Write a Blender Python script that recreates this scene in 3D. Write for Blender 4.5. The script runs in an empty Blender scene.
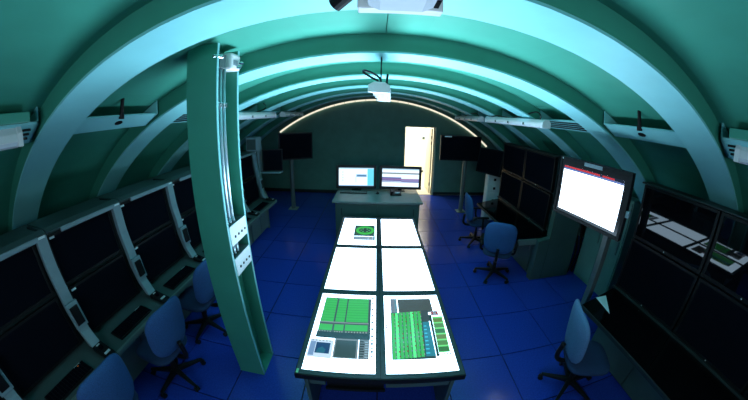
import bpy, bmesh, math, random
from mathutils import Vector, Matrix
sc = bpy.context.scene
COL = sc.collection
random.seed(4)
PI = math.pi

# ------------------------------------------------------------------ camera (wide fisheye lens, 15 degrees down)
cd = bpy.data.cameras.new('camera'); cam = bpy.data.objects.new('camera', cd); COL.objects.link(cam); sc.camera = cam
cd.type = 'PANO'; cd.panorama_type = 'FISHEYE_LENS_POLYNOMIAL'
cd.sensor_fit = 'HORIZONTAL'; cd.sensor_width = 36; cd.sensor_height = 36*400/748
FM = 269.2698*36/748
cd.fisheye_fov = PI*1.2
cd.fisheye_polynomial_k0 = 0; cd.fisheye_polynomial_k1 = -1/FM; cd.fisheye_polynomial_k2 = 0
cd.fisheye_polynomial_k3 = 0.033544/FM**3; cd.fisheye_polynomial_k4 = 0
cd.shift_y = (168.3194-200)/400
_R = Matrix.Rotation(0.0059349, 3, 'Z') @ Matrix.Rotation(-0.1984447, 3, 'X') @ Matrix.Rotation(-0.0201445, 3, 'Y')
_R = Matrix((_R.col[0], _R.col[2], -_R.col[1])).transposed()
cam.matrix_world = Matrix.Translation((0, 0, 2.4549)) @ _R.to_4x4()

# ------------------------------------------------------------------ world and exposure
w = bpy.data.worlds.new('world'); sc.world = w; w.use_nodes = True
w.node_tree.nodes['Background'].inputs[0].default_value = (0.02, 0.05, 0.06, 1)
w.node_tree.nodes['Background'].inputs[1].default_value = 0.1
sc.view_settings.view_transform = 'Standard'; sc.view_settings.look = 'None'
sc.view_settings.exposure = 0.0; sc.view_settings.gamma = 1.0; sc.view_settings.use_curve_mapping = False
try:
    sc.cycles.use_denoising = True
    sc.cycles.denoiser = 'OPENIMAGEDENOISE'
except Exception:
    pass
sc.cycles.max_bounces = 8
SCREEN = 3.4          # luminance of the white table screens
SCREEN_TINT = (0.95, 1.36, 1.75)


def area(name, loc, rot, sx, sy, power, color):
    l = bpy.data.lights.new(name, 'AREA'); l.shape = 'RECTANGLE'; l.size = sx; l.size_y = sy
    l.energy = power; l.color = color
    o = bpy.data.objects.new(name, l); COL.objects.link(o); o.location = loc; o.rotation_euler = rot
    return o


area('corridor_light', (1.3, 9.9, 2.6), (0, 0, 0), 2.4, 2.0, 170, (1.0, 0.95, 0.82))
area('rear_fill_light', (0.0, -2.0, 2.3), (math.radians(84), 0, 0), 2.4, 0.5, 38, (0.62, 0.85, 1.0))  # added fill from behind the camera, stands in for unseen room lighting

# the table displays throw most of their light straight up, like real LCD panels
for _x in (-0.2275, 0.3635):
    for _y, _f in ((1.668, 0.8), (2.657, 1.0), (3.66, 1.0)):
        _o = area('display_backlight', (_x, _y, 0.7835), (PI, 0, 0), 0.50, 0.90, 31*_f, (0.55, 0.79, 1.0))
        _o.data.spread = math.radians(118)

# ------------------------------------------------------------------ materials
MATS = {}


def mat(name, col, rough=0.5, metal=0.0, noise=0.0, scale=20.0, bump=0.0, spec=0.5, coat=0.0, ior=1.5):
    m = bpy.data.materials.new(name); m.use_nodes = True
    nt = m.node_tree; b = nt.nodes['Principled BSDF']
    b.inputs['Roughness'].default_value = rough; b.inputs['Metallic'].default_value = metal
    b.inputs['Specular IOR Level'].default_value = spec; b.inputs['IOR'].default_value = ior
    if coat:
        b.inputs['Coat Weight'].default_value = coat; b.inputs['Coat Roughness'].default_value = 0.05
    c = (*col, 1)
    if noise or bump:
        tc = nt.nodes.new('ShaderNodeTexCoord'); n = nt.nodes.new('ShaderNodeTexNoise')
        n.inputs['Scale'].default_value = scale; n.inputs['Detail'].default_value = 4
        nt.links.new(tc.outputs['Object'], n.inputs['Vector'])
    if noise:
        r = nt.nodes.new('ShaderNodeValToRGB')
        r.color_ramp.elements[0].position = 0.3; r.color_ramp.elements[1].position = 0.7
        r.color_ramp.elements[0].color = (*[max(0, x*(1-noise)) for x in col], 1)
        r.color_ramp.elements[1].color = (*[min(1, x*(1+noise)) for x in col], 1)
        nt.links.new(n.outputs['Fac'], r.inputs['Fac']); nt.links.new(r.outputs['Color'], b.inputs['Base Color'])
    else:
        b.inputs['Base Color'].default_value = c
    if bump:
        bp = nt.nodes.new('ShaderNodeBump'); bp.inputs['Strength'].default_value = bump; bp.inputs['Distance'].default_value = 0.004
        nt.links.new(n.outputs['Fac'], bp.inputs['Height']); nt.links.new(bp.outputs['Normal'], b.inputs['Normal'])
    MATS[name] = m
    return m


def emit(name, col, strength):
    m = bpy.data.materials.new(name); m.use_nodes = True
    b = m.node_tree.nodes['Principled BSDF']
    b.inputs['Base Color'].default_value = (0.02, 0.02, 0.02, 1); b.inputs['Roughness'].default_value = 0.15
    b.inputs['Emission Color'].default_value = (*col, 1); b.inputs['Emission Strength'].default_value = strength
    MATS[name] = m
    return m


def screen_mat(name, strength):
    """a lit display: the picture is a colour attribute on the screen's own faces"""
    m = emit(name, (1, 1, 1), strength)
    a = m.node_tree.nodes.new('ShaderNodeAttribute'); a.attribute_name = 'picture'
    m.node_tree.links.new(a.outputs['Color'], m.node_tree.nodes['Principled BSDF'].inputs['Emission Color'])
    return m


mat('green_paint', (0.045, 0.28, 0.20), 0.45, noise=0.06, scale=3)
mat('mint_tone', (0.22, 0.60, 0.62), 0.5, noise=0.05, scale=3)  # paler than the green of the webs and shell
mat('wall_green', (0.14, 0.28, 0.225), 0.7, noise=0.08, scale=4)
mat('floor_blue', (0.018, 0.05, 0.38), 0.20, noise=0.18, scale=60, bump=0.05)
mat('floor_seam', (0.004, 0.006, 0.02), 0.8)
mat('cream', (0.75, 0.68, 0.52), 0.6, noise=0.04)
mat('white_wall', (0.8, 0.78, 0.70), 0.7, noise=0.03)
mat('white_plastic', (0.72, 0.74, 0.76), 0.35, noise=0.03)
mat('clear_cover', (0.62, 0.68, 0.74), 0.15, noise=0.03)
mat('grey_metal', (0.12, 0.17, 0.17), 0.45, noise=0.06, scale=8)
mat('console_grey', (0.06, 0.095, 0.095), 0.5, noise=0.08, scale=8)
mat('console_dark', (0.015, 0.023, 0.025), 0.5, noise=0.1, scale=8)
mat('post_grey', (0.22, 0.31, 0.36), 0.4, noise=0.05, scale=8)
mat('cabinet_green', (0.05, 0.095, 0.088), 0.4, noise=0.06, scale=8)
mat('pale_cabinet', (0.16, 0.25, 0.23), 0.5, noise=0.06, scale=5)
mat('black_plastic', (0.006, 0.0065, 0.008), 0.45, noise=0.1, scale=60, spec=0.25)
mat('black_gloss', (0.003, 0.003, 0.004), 0.06, noise=0.1, scale=10, spec=0.22)
mat('table_frame', (0.018, 0.028, 0.035), 0.35, noise=0.1, scale=30)
mat('table_body', (0.06, 0.11, 0.11), 0.45, noise=0.08, scale=10)
mat('dead_screen', (0.0045, 0.0055, 0.010), 0.4, noise=0.05, scale=5, spec=0.0)
mat('mirror_screen', (0.003, 0.003, 0.005), 0.025, noise=0.05, scale=5, spec=0.5)
mat('white_tag', (0.8, 0.85, 0.9), 0.5, noise=0.05, scale=90)
mat('silver_tag', (0.30, 0.36, 0.42), 0.35, 0.5, noise=0.1, scale=60)
mat('chair_fabric', (0.028, 0.095, 0.27), 0.95, noise=0.25, scale=160, bump=0.25)
mat('pale_fabric', (0.09, 0.19, 0.36), 0.95, noise=0.2, scale=160, bump=0.25)
mat('shaded_seat_fabric', (0.012, 0.035, 0.10), 0.95, noise=0.2, scale=160, bump=0.25)  # chair blue darkened for the shade that falls on the seats
mat('chrome', (0.6, 0.65, 0.68), 0.25, 1.0, noise=0.03)
mat('conduit', (0.42, 0.56, 0.62), 0.35, 0.6, noise=0.06, scale=30)
mat('steel_pole', (0.16, 0.19, 0.19), 0.4, 0.5, noise=0.06, scale=20)
mat('key_lit', (0.6, 0.65, 0.7), 0.4, noise=0.05)
mat('green_tag', (0.25, 0.6, 0.3), 0.5, noise=0.05)
emit('leak_glow', (1.0, 0.93, 0.72), 0.95)  # emissive stand-in for corridor light leaking through the arch gap
emit('orange_led', (1.0, 0.25, 0.05), 0.5)
screen_mat('table_screen', SCREEN)
screen_mat('wall_screen', 4.5)
screen_mat('desk_screen', 1.6)
M = MATS


# ------------------------------------------------------------------ mesh helpers
class MB:
    def __init__(self): self.v = []; self.f = []; self.c = []

    def add(self, vs, fs, X=None):
        o = len(self.v)
        self.v += [tuple(X @ Vector(p)) if X else tuple(p) for p in vs]
        self.f += [tuple(i+o for i in f) for f in fs]
        return self

    def box(self, x0, x1, y0, y1, z0, z1, X=None):
        return self.add([(x, y, z) for x in (x0, x1) for y in (y0, y1) for z in (z0, z1)],
                        [(0, 1, 3, 2), (4, 6, 7, 5), (0, 4, 5, 1), (2, 3, 7, 6), (0, 2, 6, 4), (1, 5, 7, 3)], X)

    def prism(self, prof, a, b, axis='y', X=None):
        """extrude a closed 2D outline along an axis; outline is (x,z) for y, (y,z) for x, (x,y) for z"""
        mk = {'y': lambda p, t: (p[0], t, p[1]), 'x': lambda p, t: (t, p[0], p[1]), 'z': lambda p, t: (p[0], p[1], t)}[axis]
        n = len(prof)
        vs = [mk(p, a) for p in prof]+[mk(p, b) for p in prof]
        fs = [tuple(range(n))[::-1], tuple(range(n, 2*n))]+[(i, (i+1) % n, n+(i+1) % n, n+i) for i in range(n)]
        return self.add(vs, fs, X)

    def cyl(self, p0, p1, r0, r1=None, n=14, X=None):
        r1 = r0 if r1 is None else r1
        p0, p1 = Vector(p0), Vector(p1); d = (p1-p0).normalized()
        u = d.orthogonal().normalized(); v = d.cross(u)
        ring = lambda p, r: [p+u*(r*math.cos(2*PI*i/n))+v*(r*math.sin(2*PI*i/n)) for i in range(n)]
        return self.add(ring(p0, r0)+ring(p1, r1), [tuple(range(n))[::-1], tuple(range(n, 2*n))]+[(i, (i+1) % n, n+(i+1) % n, n+i) for i in range(n)], X)

    def tube(self, pts, r, n=8, X=None):
        pts = [Vector(p) for p in pts]; rings = []; u = None
        for i, p in enumerate(pts):
            d = (pts[min(i+1, len(pts)-1)]-pts[max(i-1, 0)]).normalized()
            u = d.orthogonal().normalized() if u is None else (u-d*u.dot(d)).normalized()
            v = d.cross(u)
            rings.append([p+u*(r*math.cos(2*PI*k/n))+v*(r*math.sin(2*PI*k/n)) for k in range(n)])
        vs = [q for g in rings for q in g]; m = len(pts)
        fs = [(i*n+k, i*n+(k+1) % n, (i+1)*n+(k+1) % n, (i+1)*n+k) for i in range(m-1) for k in range(n)]
        fs += [tuple(range(n))[::-1], tuple(range((m-1)*n, m*n))]
        return self.add(vs, fs, X)

    def quad(self, pts, X=None): return self.add(pts, [(0, 1, 2, 3)], X)


def spline(pts, n=8):
    pts = [Vector(p) for p in pts]; P = [pts[0]]+pts+[pts[-1]]; out = []
    for i in range(1, len(P)-2):
        a, b, c, d = P[i-1:i+3]
        for k in range(n):
            t = k/n
            out.append(0.5*((2*b)+(c-a)*t+(2*a-5*b+4*c-d)*t*t+(3*b-a-3*c+d)*t**3))
    return out+[pts[-1]]


ORG = {}


def obj(name, mb, m, parent=None, bevel=0.0, smooth=False, org=None, cols=None, seg=2):
    me = bpy.data.meshes.new(name)
    o = Vector(org) if org is not None else (ORG[parent.name] if parent else Vector((0, 0, 0)))
    me.from_pydata([Vector(p)-o for p in mb.v], [], mb.f)
    bm = bmesh.new(); bm.from_mesh(me)
    if cols is None: bmesh.ops.recalc_face_normals(bm, faces=bm.faces)
    bm.to_mesh(me); bm.free()
    me.materials.append(M[m])
    ob = bpy.data.objects.new(name, me); COL.objects.link(ob)
    if parent: ob.parent = parent
    else: ob.location = o
    ORG[ob.name] = o
    if cols is not None:
        at = me.color_attributes.new('picture', 'FLOAT_COLOR', 'CORNER')
        for p in me.polygons:
            for li in p.loop_indices: at.data[li].color = (*cols[p.index], 1)
    if smooth:
        for p in me.polygons: p.use_smooth = True
    if bevel:
        b = ob.modifiers.new('bevel', 'BEVEL'); b.width = bevel; b.segments = seg; b.limit_method = 'ANGLE'
    return ob


def thing(name, label, cat, loc=(0, 0, 0), group=None, rz=0.0):
    o = bpy.data.objects.new(name, None); COL.objects.link(o); o.location = loc; o.rotation_euler = (0, 0, rz)
    o.empty_display_size = 0.1
    ORG[o.name] = Vector(loc)
    return tag(o, label, cat, group)


def tag(o, label, cat, group=None):
    o['label'] = label; o['category'] = cat
    if group: o['group'] = group
    return o


def struct(o): o['kind'] = 'structure'; return o


def copy_tree(o, parent=None):
    c = o.copy(); COL.objects.link(c)
    ORG[c.name] = ORG[o.name]
    if parent: c.parent = parent
    for ch in [x for x in ALL_CHILDREN.get(o.name, [])]: copy_tree(ch, c)
    return c


ALL_CHILDREN = {}


def index_children(root):
    for ch in root.children:
        ALL_CHILDREN.setdefault(root.name, []).append(ch); index_children(ch)


# ------------------------------------------------------------------ the room shell
XC, ZC, RR, RS = 0.059, -2.346, 5.292, 5.462     # arch centre, inner radius of the ribs, radius of the shell
RW, RY0, RDY = 0.316, 0.896, 1.221               # rib flange width, first rib, pitch
YW = 8.148                                       # end wall
YR = -3.0                                        # rear wall
AMAX = math.acos(-ZC/RS)                         # angle from vertical where the shell meets the floor


def arc(r, a): return (XC+r*math.sin(a), ZC+r*math.cos(a))


# floor: dark raised-floor bed with individual blue tiles
T, GX, GY = 0.69, 1.442, 1.898
bed = struct(obj('floor', MB().box(-5.0, 5.1, YR, YW+3.2, -0.10, -0.012), 'floor_seam'))
tile0 = None
for i in range(-9, 6):
    for j in range(-7, 10):
        x0, y0 = GX+T*i, GY+T*j
        y1 = min(y0+T, YW)
        if x0 > 4.6 or y0 > YW-0.05: continue
        if tile0 is None or y1 < y0+T-0.01:
            ob = obj('floor_tile', MB().box(0.006, T-0.006, 0.006, y1-y0-0.006, -0.014, 0.0), 'floor_blue', bed)
            ob.location = (x0, y0, 0)
            if tile0 is None: tile0 = ob
        else:
            ob = tile0.copy(); COL.objects.link(ob); ob.parent = bed; ob.location = (x0, y0, 0)

# vaulted ceiling: two curved panels per bay with an open joint at the crown
ceil = struct(obj('ceiling', MB().add(
    [(*(lambda p: (p[0], y, p[1]))(arc(RS+0.05, -AMAX+2*AMAX*k/48)),) for k in range(49) for y in (YR, YW)],
    [(2*k, 2*k+1, 2*k+3, 2*k+2) for k in range(48)]), 'green_paint'))
bay_y = [YR]+[RY0+RDY*k+RW/2 for k in range(-2, 6)]+[YW]
for a, b in zip(bay_y[:-1], bay_y[1:]):
    for s in (-1, 1):
        n = 20; a0 = 0.0006; mb = MB()
        vs, fs = [], []
        for k in range(n+1):
            t = s*(a0+(AMAX-a0)*k/n)
            for r in (RS, RS+0.03):
                x, z = arc(r, t)
                vs += [(x, a+0.002, z), (x, b-0.002, z)]
        for k in range(n):
            q = 4*k
            fs += [(q, q+1, q+5, q+4), (q+2, q+6, q+7, q+3), (q, q+4, q+6, q+2), (q+1, q+3, q+7, q+5)]
        fs += [(0, 2, 3, 1), (4*n, 4*n+1, 4*n+3, 4*n+2)]
        obj('ceiling_panel', mb.add(vs, fs), 'green_paint', ceil, smooth=False)

# end wall with a door opening, rear wall
DX0, DX1, DZ = 0.885, 1.79, 2.115


def arch_wall(y0, y1, opening):
    prof = [arc(RS+0.01, -AMAX*0.985+2*AMAX*0.985*k/48) for k in range(49)]
    mb = MB()
    if not opening:
        return mb.prism([(prof[0][0], 0)]+prof+[(prof[-1][0], 0)], y0, y1)
    left = [p for p in prof if p[0] < DX0]; right = [p for p in prof if p[0] > DX1]; mid = [p for p in prof if DX0 <= p[0] <= DX1]
    top = lambda x: ZC+math.sqrt((RS+0.01)**2-(x-XC)**2)
    mb.prism([(left[0][0], 0)]+left+[(DX0, top(DX0)), (DX0, 0)], y0, y1)
    mb.prism([(DX1, 0), (DX1, top(DX1))]+right+[(right[-1][0], 0)], y0, y1)
    mb.prism([(DX0, DZ), (DX0, top(DX0))]+mid+[(DX1, top(DX1)), (DX1, DZ)], y0, y1)
    return mb


wall_end = struct(obj('wall_back', arch_wall(YW, YW+0.15, True), 'wall_green'))
struct(obj('wall_front', MB().prism([(-4.9, 0)]+[arc(RS+0.05, -AMAX+2*AMAX*k/48) for k in range(49)]+[(5.0, 0)], YR-0.1, YR), 'green_paint'))
struct(obj('baseboard_back', MB().box(-4.2, DX0-0.05, YW-0.015, YW, 0, 0.09).box(DX1+0.05, 4.2, YW-0.015, YW, 0, 0.09), 'console_dark', bevel=0.004))
fr = struct(obj('trim_1', MB().box(DX0-0.03, DX0, YW-0.02, YW+0.17, 0, DZ+0.03).box(DX0, DX1, YW-0.02, YW+0.17, DZ, DZ+0.03)
                .box(DX1-0.0, DX1+0.05, YW-0.02, YW+0.17, 0, DZ+0.03), 'cream', bevel=0.004))
# corridor beyond the doorway
struct(obj('wall_corridor_back', MB().box(-0.6, 3.6, 11.6, 11.7, 0, 2.9), 'white_wall'))
struct(obj('wall_corridor_left', MB().box(-0.6, -0.5, YW+0.15, 11.6, 0, 2.9), 'white_wall'))
struct(obj('wall_corridor_right', MB().box(3.5, 3.6, YW+0.15, 11.6, 0, 2.9), 'white_wall'))
struct(obj('ceiling_corridor', MB().box(-0.6, 3.6, YW+0.15, 11.7, 2.9, 3.0), 'white_wall'))
struct(obj('floor_corridor', MB().box(-0.5, 3.5, YW, 11.6, -0.012, 0.0), 'cream'))
struct(obj('baseboard_corridor', MB().box(1.55, 2.10, 11.58, 11.6, 0.0, 0.09), 'console_dark', bevel=0.004))
# open door leaf folded back against the right jamb
d2 = struct(obj('door_1', MB().box(1.735, 1.775, YW+0.20, YW+1.05, 0.01, 2.08), 'cream', bevel=0.005))
for z in (0.3, 1.62, 1.80):
    obj('hinge', MB().cyl((1.738, YW+0.185, z-0.05), (1.738, YW+0.185, z+0.05), 0.014, n=10), 'black_plastic', d2)
t = thing('wall_switch', 'small grey switch on the bright corridor wall beyond the doorway', 'switch', (2.05, 11.60, 1.5))
obj('plate', MB().box(2.00, 2.11, 11.57, 11.599, 1.46, 1.57), 'grey_metal', t, bevel=0.004)
obj('rocker', MB().box(2.035, 2.075, 11.56, 11.575, 1.49, 1.54), 'console_dark', t, bevel=0.003)

# added glowing strip imitates corridor light leaking over the end wall
t = thing('leak_glow_strip', 'thin warm glowing strip for corridor light leaking along the top of the end wall', 'light', (XC, YW-0.05, ZC+RR-0.06))
NS = 22; A0, A1 = -0.625, 0.72
for k in range(NS):
    a, b = A0+(A1-A0)*k/NS+0.0012, A0+(A1-A0)*(k+1)/NS-0.0012
    prof = [arc(RR-0.068, a+(b-a)*q/4) for q in range(5)]+[arc(RR-0.018, b-(b-a)*q/4) for q in range(5)]
    obj('strip_segment', MB().prism(prof, YW-0.05, YW-0.02), 'leak_glow', t)
prof = [arc(RR-0.016, A0+(A1-A0)*q/40) for q in range(41)]+[arc(RR-0.002, A1-(A1-A0)*q/40) for q in range(41)]
obj('strip_rail', MB().prism(prof, YW-0.06, YW-0.002), 'console_dark', t)

# ------------------------------------------------------------------ arch ribs
rib_labels = ['green arch rib nearest the camera, its mint underside the widest across the whole picture',
              'green arch rib just behind the standing column, second from the camera',
              'green arch rib third from the camera, crossing just above the small hanging centre lamp',
              'green arch rib fourth from the camera, narrow pale band behind the small centre lamp',
              'green arch rib fifth from the camera, dim and second from the end wall',
              'green arch rib last of the row, right before the strip of leaking corridor light on the end wall']
for k in range(6):
    y = RY0+RDY*k
    t = thing('arch_rib', rib_labels[k], 'arch', (XC, y+RW/2, ZC+RR), 'arch ribs of the vault')
    n = 60; A = math.acos((-ZC)/RR)*0.999

    def band(r0, r1, y0, y1, lo=-A, hi=A):
        vs, fs = [], []
        for q in range(n+1):
            a = lo+(hi-lo)*q/n
            for r in (r0, r1):
                x, z = arc(r, a); z = max(z, 0.0)
                vs += [(x, y0, z), (x, y1, z)]
        for q in range(n):
            i = 4*q
            fs += [(i, i+1, i+5, i+4), (i+2, i+6, i+7, i+3), (i, i+4, i+6, i+2), (i+1, i+3, i+7, i+5)]
        fs += [(0, 2, 3, 1), (4*n, 4*n+1, 4*n+3, 4*n+2)]
        return MB().add(vs, fs)
    obj('flange', band(RR, RR+0.016, y, y+RW), 'mint_tone', t)
    obj('web', band(RR+0.016, RS, y+0.03, y+0.05), 'green_paint', t)
    obj('web', band(RR+0.016, RS, y+RW-0.05, y+RW-0.03), 'green_paint', t)

# ------------------------------------------------------------------ struts between the ribs
strut_no = {}


def strut(s, k, kind, label):
    """lengthwise plate between rib k and rib k+1 on side s"""
    y0, y1 = RY0+RDY*k+RW, RY0+RDY*(k+1)
    if k < 0: y0 = RY0+RDY*k+RW
    X = lambda d: XC+s*d
    t = thing('roof_strut', label, 'strut', (X(2.3), (y0+y1)/2, 2.42), 'lengthwise roof struts')
    P0, P1 = (X(2.19), 2.525), (X(2.385), 2.418)
    nx, nz = (P1[1]-P0[1]), -(P1[0]-P0[0])
    L = math.hypot(nx, nz); nx, nz = nx/L*0.012, nz/L*0.012
    if nz < 0: nx, nz = -nx, -nz
    obj('plate', MB().prism([P0, P1, (P1[0]+nx, P1[1]+nz), (P0[0]+nx, P0[1]+nz)], y0, y1), 'mint_tone', t)
    obj('lip', MB().prism([(X(2.385), 2.418), (X(2.40), 2.425), (X(2.46), 2.52), (X(2.445), 2.52)], y0, y1), 'green_paint', t)
    for yy in (y0, y1-0.014):
        obj('end_bracket', MB().prism([(X(2.19), 2.525), (X(2.385), 2.418), (X(2.46), 2.52), (X(2.19), 2.652)], yy, yy+0.014), 'mint_tone', t)
    cx, cz = (P0[0]+P1[0])/2, (P0[1]+P1[1])/2
    yc = (y0+y1)/2+0.02
    if kind == 'hole':
        d = Vector((P1[0]-P0[0], 0, P1[1]-P0[1])).normalized(); nn = Vector((-nx, 0, -nz)).normalized()
        h = MB(); c = Vector((cx, yc, cz))+nn*0.002
        ring = [c+d*(0.032*math.cos(a))+Vector((0, 1, 0))*(0.042*math.sin(a)) for a in [2*PI*i/20 for i in range(20)]]
        h.add(ring+[p+nn*0.004 for p in ring], [tuple(range(20))[::-1], tuple(range(20, 40))]+[(i, (i+1) % 20, 20+(i+1) % 20, 20+i) for i in range(20)])
        obj('hole_grommet', h, 'black_plastic', t)
        obj('hanger_rod', MB().cyl((X(2.20), yc-0.03, 2.50), (X(2.17), yc-0.03, 2.68), 0.017).cyl((X(2.20), yc-0.03, 2.50), (X(2.195), yc-0.03, 2.545), 0.026), 'black_plastic', t)
    if kind == 'slot':
        d = Vector((P1[0]-P0[0], 0, P1[1]-P0[1])); nn = Vector((-nx, 0, -nz)).normalized()
        for q in range(4):
            c = Vector((P0[0], 0, P0[1]))+d*(0.2+0.2*q)
            a_, b_ = c+nn*0.001-d*0.06, c+nn*0.001+d*0.06
            h = MB().add([(a_.x, y0+0.1, a_.z), (b_.x, y0+0.1, b_.z), (b_.x, y1-0.06, b_.z), (a_.x, y1-0.06, a_.z),
                          (a_.x+nn.x*.004, y0+0.1, a_.z+nn.z*.004), (b_.x+nn.x*.004, y0+0.1, b_.z+nn.z*.004), (b_.x+nn.x*.004, y1-0.06, b_.z+nn.z*.004), (a_.x+nn.x*.004, y1-0.06, a_.z+nn.z*.004)],
                         [(0, 1, 2, 3), (4, 7, 6, 5), (0, 4, 5, 1), (1, 5, 6, 2), (2, 6, 7, 3), (3, 7, 4, 0)])
            obj('slot', h, 'black_plastic', t)


for s, side in ((-1, 'left'), (1, 'right')):
    strut(s, 0, 'hole', 'mint strut plate with a round dark hole and black rod, on the %s side' % side)
    strut(s, 1, 'slot', 'slotted mint strut plate between the second and third ribs on the %s side' % side)
    strut(s, 2, 'plain', 'plain strut plate above the long lamp, third bay on the %s side' % side)
    strut(s, 3, 'plain', 'plain strut plate of the fourth bay on the %s side, at the lamp end' % side)
    strut(s, 4, 'plain', 'plain strut plate above the farthest lamp on the %s side' % side)


# side struts at the picture's edges (bay before the first rib) with the near lamps
for s, side in ((-1, 'left'), (1, 'right')):
    X = lambda d: XC+s*d
    t = thing('roof_strut', 'strut end bracket with dark slots beside the lamp cut off at the %s picture edge' % side, 'strut', (X(2.3), 0.4, 2.40), 'lengthwise roof struts')
    P0, P1 = (X(2.24), 2.525), (X(2.44), 2.405)
    obj('plate', MB().prism([P0, P1, (P1[0], P1[1]+0.014), (P0[0], P0[1]+0.014)], RY0-0.905, RY0), 'mint_tone', t)
    obj('end_bracket', MB().prism([P0, P1, (X(2.47), 2.50), (X(2.24), 2.66)], RY0-0.014, RY0), 'mint_tone', t)
    obj('cover_box', MB().box(min(X(2.14), X(2.30)), max(X(2.14), X(2.30)), RY0-0.75, RY0-0.10, 2.535, 2.60), 'green_paint', t, bevel=0.006)
    for q in range(3):
        f = 0.25+0.22*q
        xx, zz = P0[0]+(P1[0]-P0[0])*f, P0[1]+(P1[1]-P0[1])*f
        obj('slot', MB().box(xx-0.012, xx+0.012, RY0-0.14, RY0-0.05, zz-0.012, zz+0.004), 'black_plastic', t, bevel=0.003)

# ------------------------------------------------------------------ batten lamps


def batten(name, label, p0, p1, wid=0.13, hgt=0.075, roll=0.0, cables=()):
    p0, p1 = Vector(p0), Vector(p1); L = (p1-p0).length
    t = thing(name, label, 'lamp', (p0+p1)/2, 'batten lamps under the vault')
    d = (p1-p0).normalized(); X = Matrix.Translation(p0) @ d.to_track_quat('Y', 'Z').to_matrix().to_4x4() @ Matrix.Rotation(roll, 4, 'Y')
    h = wid/2
    obj('housing', MB().prism([(-h, 0.0), (h, 0.0), (h*0.9, hgt*0.45), (h*0.45, hgt), (-h*0.45, hgt), (-h*0.9, hgt*0.45)], 0.0, L, X=X), 'white_plastic', t, bevel=0.004)
    obj('diffuser', MB().prism([(-h*0.85, 0.002), (h*0.85, 0.002), (h*0.78, -0.022), (h*0.5, -0.034), (-h*0.5, -0.034), (-h*0.78, -0.022)], 0.03, L-0.03, X=X), 'clear_cover', t, bevel=0.003)
    for q in (0.0, L-0.035):
        obj('end_cap', MB().prism([(-h*1.04, -0.03), (h*1.04, -0.03), (h*1.04, hgt*0.5), (h*0.5, hgt*1.05), (-h*0.5, hgt*1.05), (-h*1.04, hgt*0.5)], q-0.002, q+0.037, X=X), 'white_plastic', t, bevel=0.004)
    for f in (0.25, 0.5, 0.75):
        for sx in (-1, 1):
            obj('clip', MB().box(sx*h-0.006, sx*h+0.006, L*f-0.02, L*f+0.02, -0.012, 0.022, X=X), 'chrome', t)
    for c in cables:
        obj('cable', MB().tube(spline(c, 8), 0.009), 'black_plastic', t, smooth=True)
    return t


batten('batten_lamp', 'long white batten lamp with a black cable on the right, above the far console desk', (2.10, 2.95, 2.440), (2.10, 4.85, 2.440),
       cables=[[(2.09, 3.10, 2.50), (2.08, 3.07, 2.57), (2.08, 3.2, 2.61), (2.08, 3.5, 2.56), (2.08, 3.9, 2.515), (2.08, 4.4, 2.54), (2.09, 4.72, 2.51)]])
batten('batten_lamp', 'farthest batten lamp on the right, close to the end wall', (2.10, 5.2, 2.440), (2.10, 6.9, 2.440),
       cables=[[(2.09, 5.3, 2.51), (2.08, 5.5, 2.58), (2.08, 5.9, 2.55), (2.09, 6.3, 2.51)]])
batten('batten_lamp', 'long white batten lamp on the left, partly hidden behind the green column', (-2.0, 2.90, 2.435), (-2.0, 5.02, 2.435),
       cables=[[(-1.99, 3.4, 2.505), (-1.98, 3.8, 2.51), (-1.98, 4.2, 2.515), (-1.98, 4.55, 2.57), (-1.98, 4.6, 2.63), (-1.98, 4.5, 2.66)]])
batten('batten_lamp', 'farthest batten lamp on the left, close to the end wall', (-2.0, 5.55, 2.445), (-2.0, 7.0, 2.445),
       cables=[[(-1.98, 5.65, 2.515), (-1.97, 5.9, 2.55), (-1.97, 6.2, 2.53), (-1.97, 6.5, 2.56), (-1.97, 6.85, 2.58)]])
batten('batten_lamp', 'lamp with a shiny clear cover cut off by the left picture edge', (-2.25, -1.1, 2.425), (-2.25, 0.76, 2.425), 0.17, 0.11)
batten('batten_lamp', 'white lamp cut off by the right picture edge beside the nearest rib', (2.40, -1.1, 2.425), (2.40, 0.775, 2.425), 0.17, 0.11)
batten('batten_lamp', 'short white lamp hanging at the crown in the middle of the room', (0.012, 1.84, 2.637), (0.075, 3.02, 2.637), 0.145, 0.042, 0.05,
       cables=[[(0.0, 2.15, 2.685), (0.005, 2.12, 2.72), (-0.05, 2.12, 2.75), (-0.11, 2.12, 2.79), (-0.10, 2.16, 2.81), (-0.03, 2.2, 2.79), (0.02, 2.25, 2.76), (0.03, 2.27, 2.72)]])
t = thing('lamp_hanger', 'thin hanger rods holding the small centre lamp under the crown', 'hanger', (0.04, 2.4, 2.74))
obj('rod', MB().cyl((0.03, 2.27, 2.69), (0.03, 2.27, 2.944), 0.006, n=8), 'black_plastic', t)
obj('rod', MB().cyl((0.075, 2.27, 2.69), (0.085, 2.27, 2.80), 0.010, n=8), 'black_plastic', t)
# lamp at the top edge of the picture
t = batten('batten_lamp', 'white lamp at the very top of the picture with a black clamp at each end', (0.055, 0.10, 2.757), (0.055, 0.70, 2.757), 0.21, 0.07)
obj('clamp', MB().cyl((-0.03, 0.64, 2.80), (-0.085, 0.67, 2.765), 0.015, n=12).cyl((-0.08, 0.667, 2.768), (-0.115, 0.69, 2.748), 0.021, n=12), 'black_plastic', t)
obj('clamp', MB().prism([(0.12, 2.79), (0.175, 2.79), (0.15, 2.735), (0.138, 2.735)], 0.66, 0.70), 'black_plastic', t)

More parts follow.
